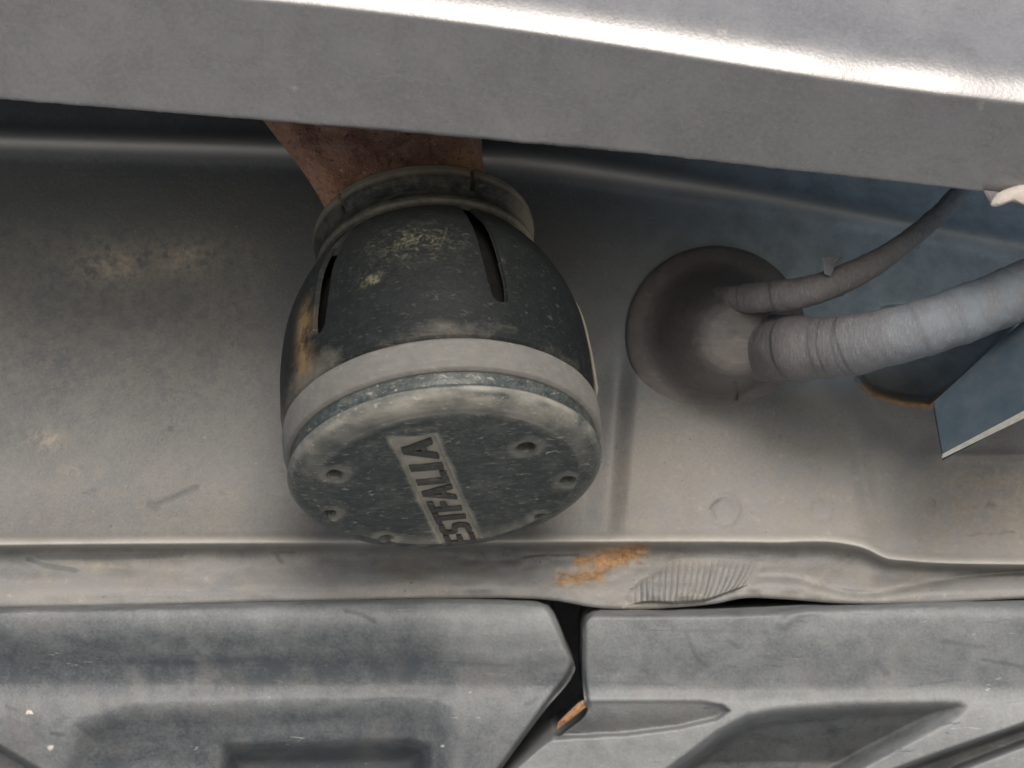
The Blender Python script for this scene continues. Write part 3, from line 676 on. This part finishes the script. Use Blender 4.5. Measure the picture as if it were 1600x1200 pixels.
R1 = [(800, 1096), (1000, 1094), (1095, 1094), (1130, 1102), (1140, 1111), (1120, 1124), (1060, 1138), (980, 1148), (800, 1158)]
R2 = [(1000, 1235), (1060, 1192), (1120, 1146), (1165, 1119), (1215, 1108), (1330, 1098), (1470, 1091), (1500, 1095), (1508, 1105), (1494, 1120), (1440, 1148), (1360, 1190), (1240, 1260)]
R3 = [(1360, 1216), (1450, 1182), (1600, 1130), (1900, 1040), (1900, 1090), (1600, 1166), (1500, 1204), (1420, 1260)]
L1 = [(120, 1135), (200, 1108), (600, 1097), (672, 1098), (698, 1112), (708, 1145), (712, 1400), (60, 1400)]
L2 = [(355, 1172), (640, 1164), (664, 1170), (668, 1400), (330, 1400)]
def DL(x, y):
    D = sp(y, [(930, 264), (955, 260.5), (985, 260), (1015, 262), (1045, 264.3), (1070, 264.7), (1092, 263.3), (1115, 262.2), (1200, 263), (1330, 268)])
    D = D + 3.0*ss(x, 650, 860)*(np.exp(-((y-1020)/60)**2))*-.6
    sd = polysd(x, y, [(120, 1135), (200, 1108), (600, 1097), (672, 1098), (698, 1112), (708, 1145), (712, 1400), (60, 1400)]); D = D + 4*(1-ss(sd, -34, 12))+2.5*(1-ss(sd, -60, 0))*np.clip((y-1100)/90, 0, 1)
    sd = polysd(x, y, [(355, 1172), (640, 1164), (664, 1170), (668, 1400), (330, 1400)]); D = D + 10*(1-ss(sd, -26, 14))
    sd = polysd(x, y, [(-80, 1140), (0, 1168), (62, 1205), (150, 1400), (-80, 1400)]); D = D + 12*(1-ss(sd, -6, 4))
    return D
def DR(x, y):
    D = sp(y, [(930, 263), (955, 259), (985, 258.5), (1020, 259.5), (1055, 261.2), (1078, 261.4), (1098, 260), (1118, 259.3), (1200, 261), (1330, 266)])
    r1 = polysd(x, y, [(800, 1096), (1000, 1094), (1095, 1094), (1130, 1102), (1140, 1111), (1120, 1124), (1060, 1138), (980, 1148), (800, 1158)]); D = D + 8.5*(1-ss(r1, -5, 3))*np.clip((y-1092)/55, 0, 1)**.8
    r2 = polysd(x, y, [(1000, 1235), (1060, 1192), (1120, 1146), (1165, 1119), (1215, 1108), (1330, 1098), (1470, 1091), (1500, 1095), (1508, 1105), (1494, 1120), (1440, 1148), (1360, 1190), (1240, 1260)]); t2 = np.clip((y-1096)/95, 0, 1); D = D + 22*(1-ss(r2, -26, 7))*(.12+.88*t2**.8)
    r3 = polysd(x, y, [(1360, 1216), (1450, 1182), (1600, 1130), (1900, 1040), (1900, 1090), (1600, 1166), (1500, 1204), (1420, 1260)]); D = D + 14*(1-ss(r3, -12, 3))
    D = D - 1.2*np.exp(-(segdist(x, y, [(1225, 975), (1245, 958), (1275, 950)])/9)**2)*.8
    return D
ytL = lambda x: sp(x, [(-900, 972), (-300, 953), (0, 944), (300, 938), (600, 930), (760, 930), (830, 934), (900, 946)])
ytR = lambda x: sp(x, [(600, 952), (900, 952), (1200, 948), (1300, 942), (1600, 933), (2300, 912)])
tray('undertray', -900, None, ytL, 'r', rx, DL, lambda X, Y: -.18*(1-ss(polysd(X, Y, L1), -40, 2))-.22*(1-ss(polysd(X, Y, L2), -24, 6))+.20+.42*ss(X, 620, 800)*(1-ss(Y, 1040, 1090))+.16*(1-ss(Y, 960, 1010))+.12*ss(Y, 1075, 1095)-.16*ss(Y, 1010, 1040)*(1-ss(Y, 1070, 1085)),  # also paints shade into the hollows and the down-facing band
     [([(540, 955), (565, 960), (585, 971)], 5, .9), ([(565, 1094), (700, 1085)], 3, .3), ([(130, 1034), (300, 1036), (420, 1028)], 5, .5), ([(822, 1100), (834, 1097), (838, 1091)], 4, .8), ([(80, 1146), (98, 1148)], 5, .9), ([(700, 1035), (800, 1040)], 4, .4), ([(10, 1104), (26, 1110)], 4, .7), ([(255, 1036), (262, 1052)], 4, .5)],
     'grey plastic undertray on the left of the gap with a sunken rectangle', grit=[(47, 1113, 3.2), (78, 1168, 3), (692, 1166, 2.5)])
tray('undertray', None, 2300, ytR, 'l', lx, DR, lambda X, Y: -.5*(1-ss(polysd(X, Y, R2), -24, 4))-.3*(1-ss(polysd(X, Y, R1), -14, 2))*ss(Y, 1095, 1125)-.4*(1-ss(polysd(X, Y, R3), -8, 2))+.44+.30*ss(Y, 1080, 1100)-.10*ss(Y, 1030, 1060)*(1-ss(Y, 1070, 1085))+.05*ss(X, 1300, 1600),  # shade in the hollows is painted as a darker tone
     [([(1070, 985), (1085, 1020), (1100, 1040)], 5, .45), ([(1140, 1000), (1152, 1012)], 5, .5), ([(1370, 1035), (1385, 1052)], 8, .5), ([(1420, 1072), (1500, 1062)], 3, .5), ([(1474, 1002), (1540, 1012)], 4, .4), ([(1535, 1030), (1598, 1042)], 4, .6), ([(930, 1066), (1060, 1070)], 3, .4), ([(1050, 985), (1200, 988)], 4, .35)],
     'grey plastic undertray on the right of the gap with slanted ribs and hollows')

# floor pan behind the gap, its black shade painted as a dark colour
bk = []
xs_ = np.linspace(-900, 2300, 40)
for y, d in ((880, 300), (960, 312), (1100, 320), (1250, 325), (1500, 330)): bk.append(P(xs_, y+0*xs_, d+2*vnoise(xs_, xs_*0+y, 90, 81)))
fo = grid('floor_pan', np.array(bk), M_dark); tag(fo, 'floor behind the gap between the two trays, shade put into its dark colour', 'floor pan')
# brown bracket in the gap
br = slab('gap_bracket', [(903, 1098), (915, 1092), (917, 1104), (890, 1126), (868, 1142), (872, 1128)], 264, 2, M_rust, 1.0)
at = br.data.attributes.new('ochre', 'FLOAT', 'POINT'); at.data.foreach_set('value', [.6]*len(br.data.vertices))
tag(br, 'small rusty metal tab showing in the gap between the undertrays', 'bracket')
# body of the car above, closing the recess from the sky
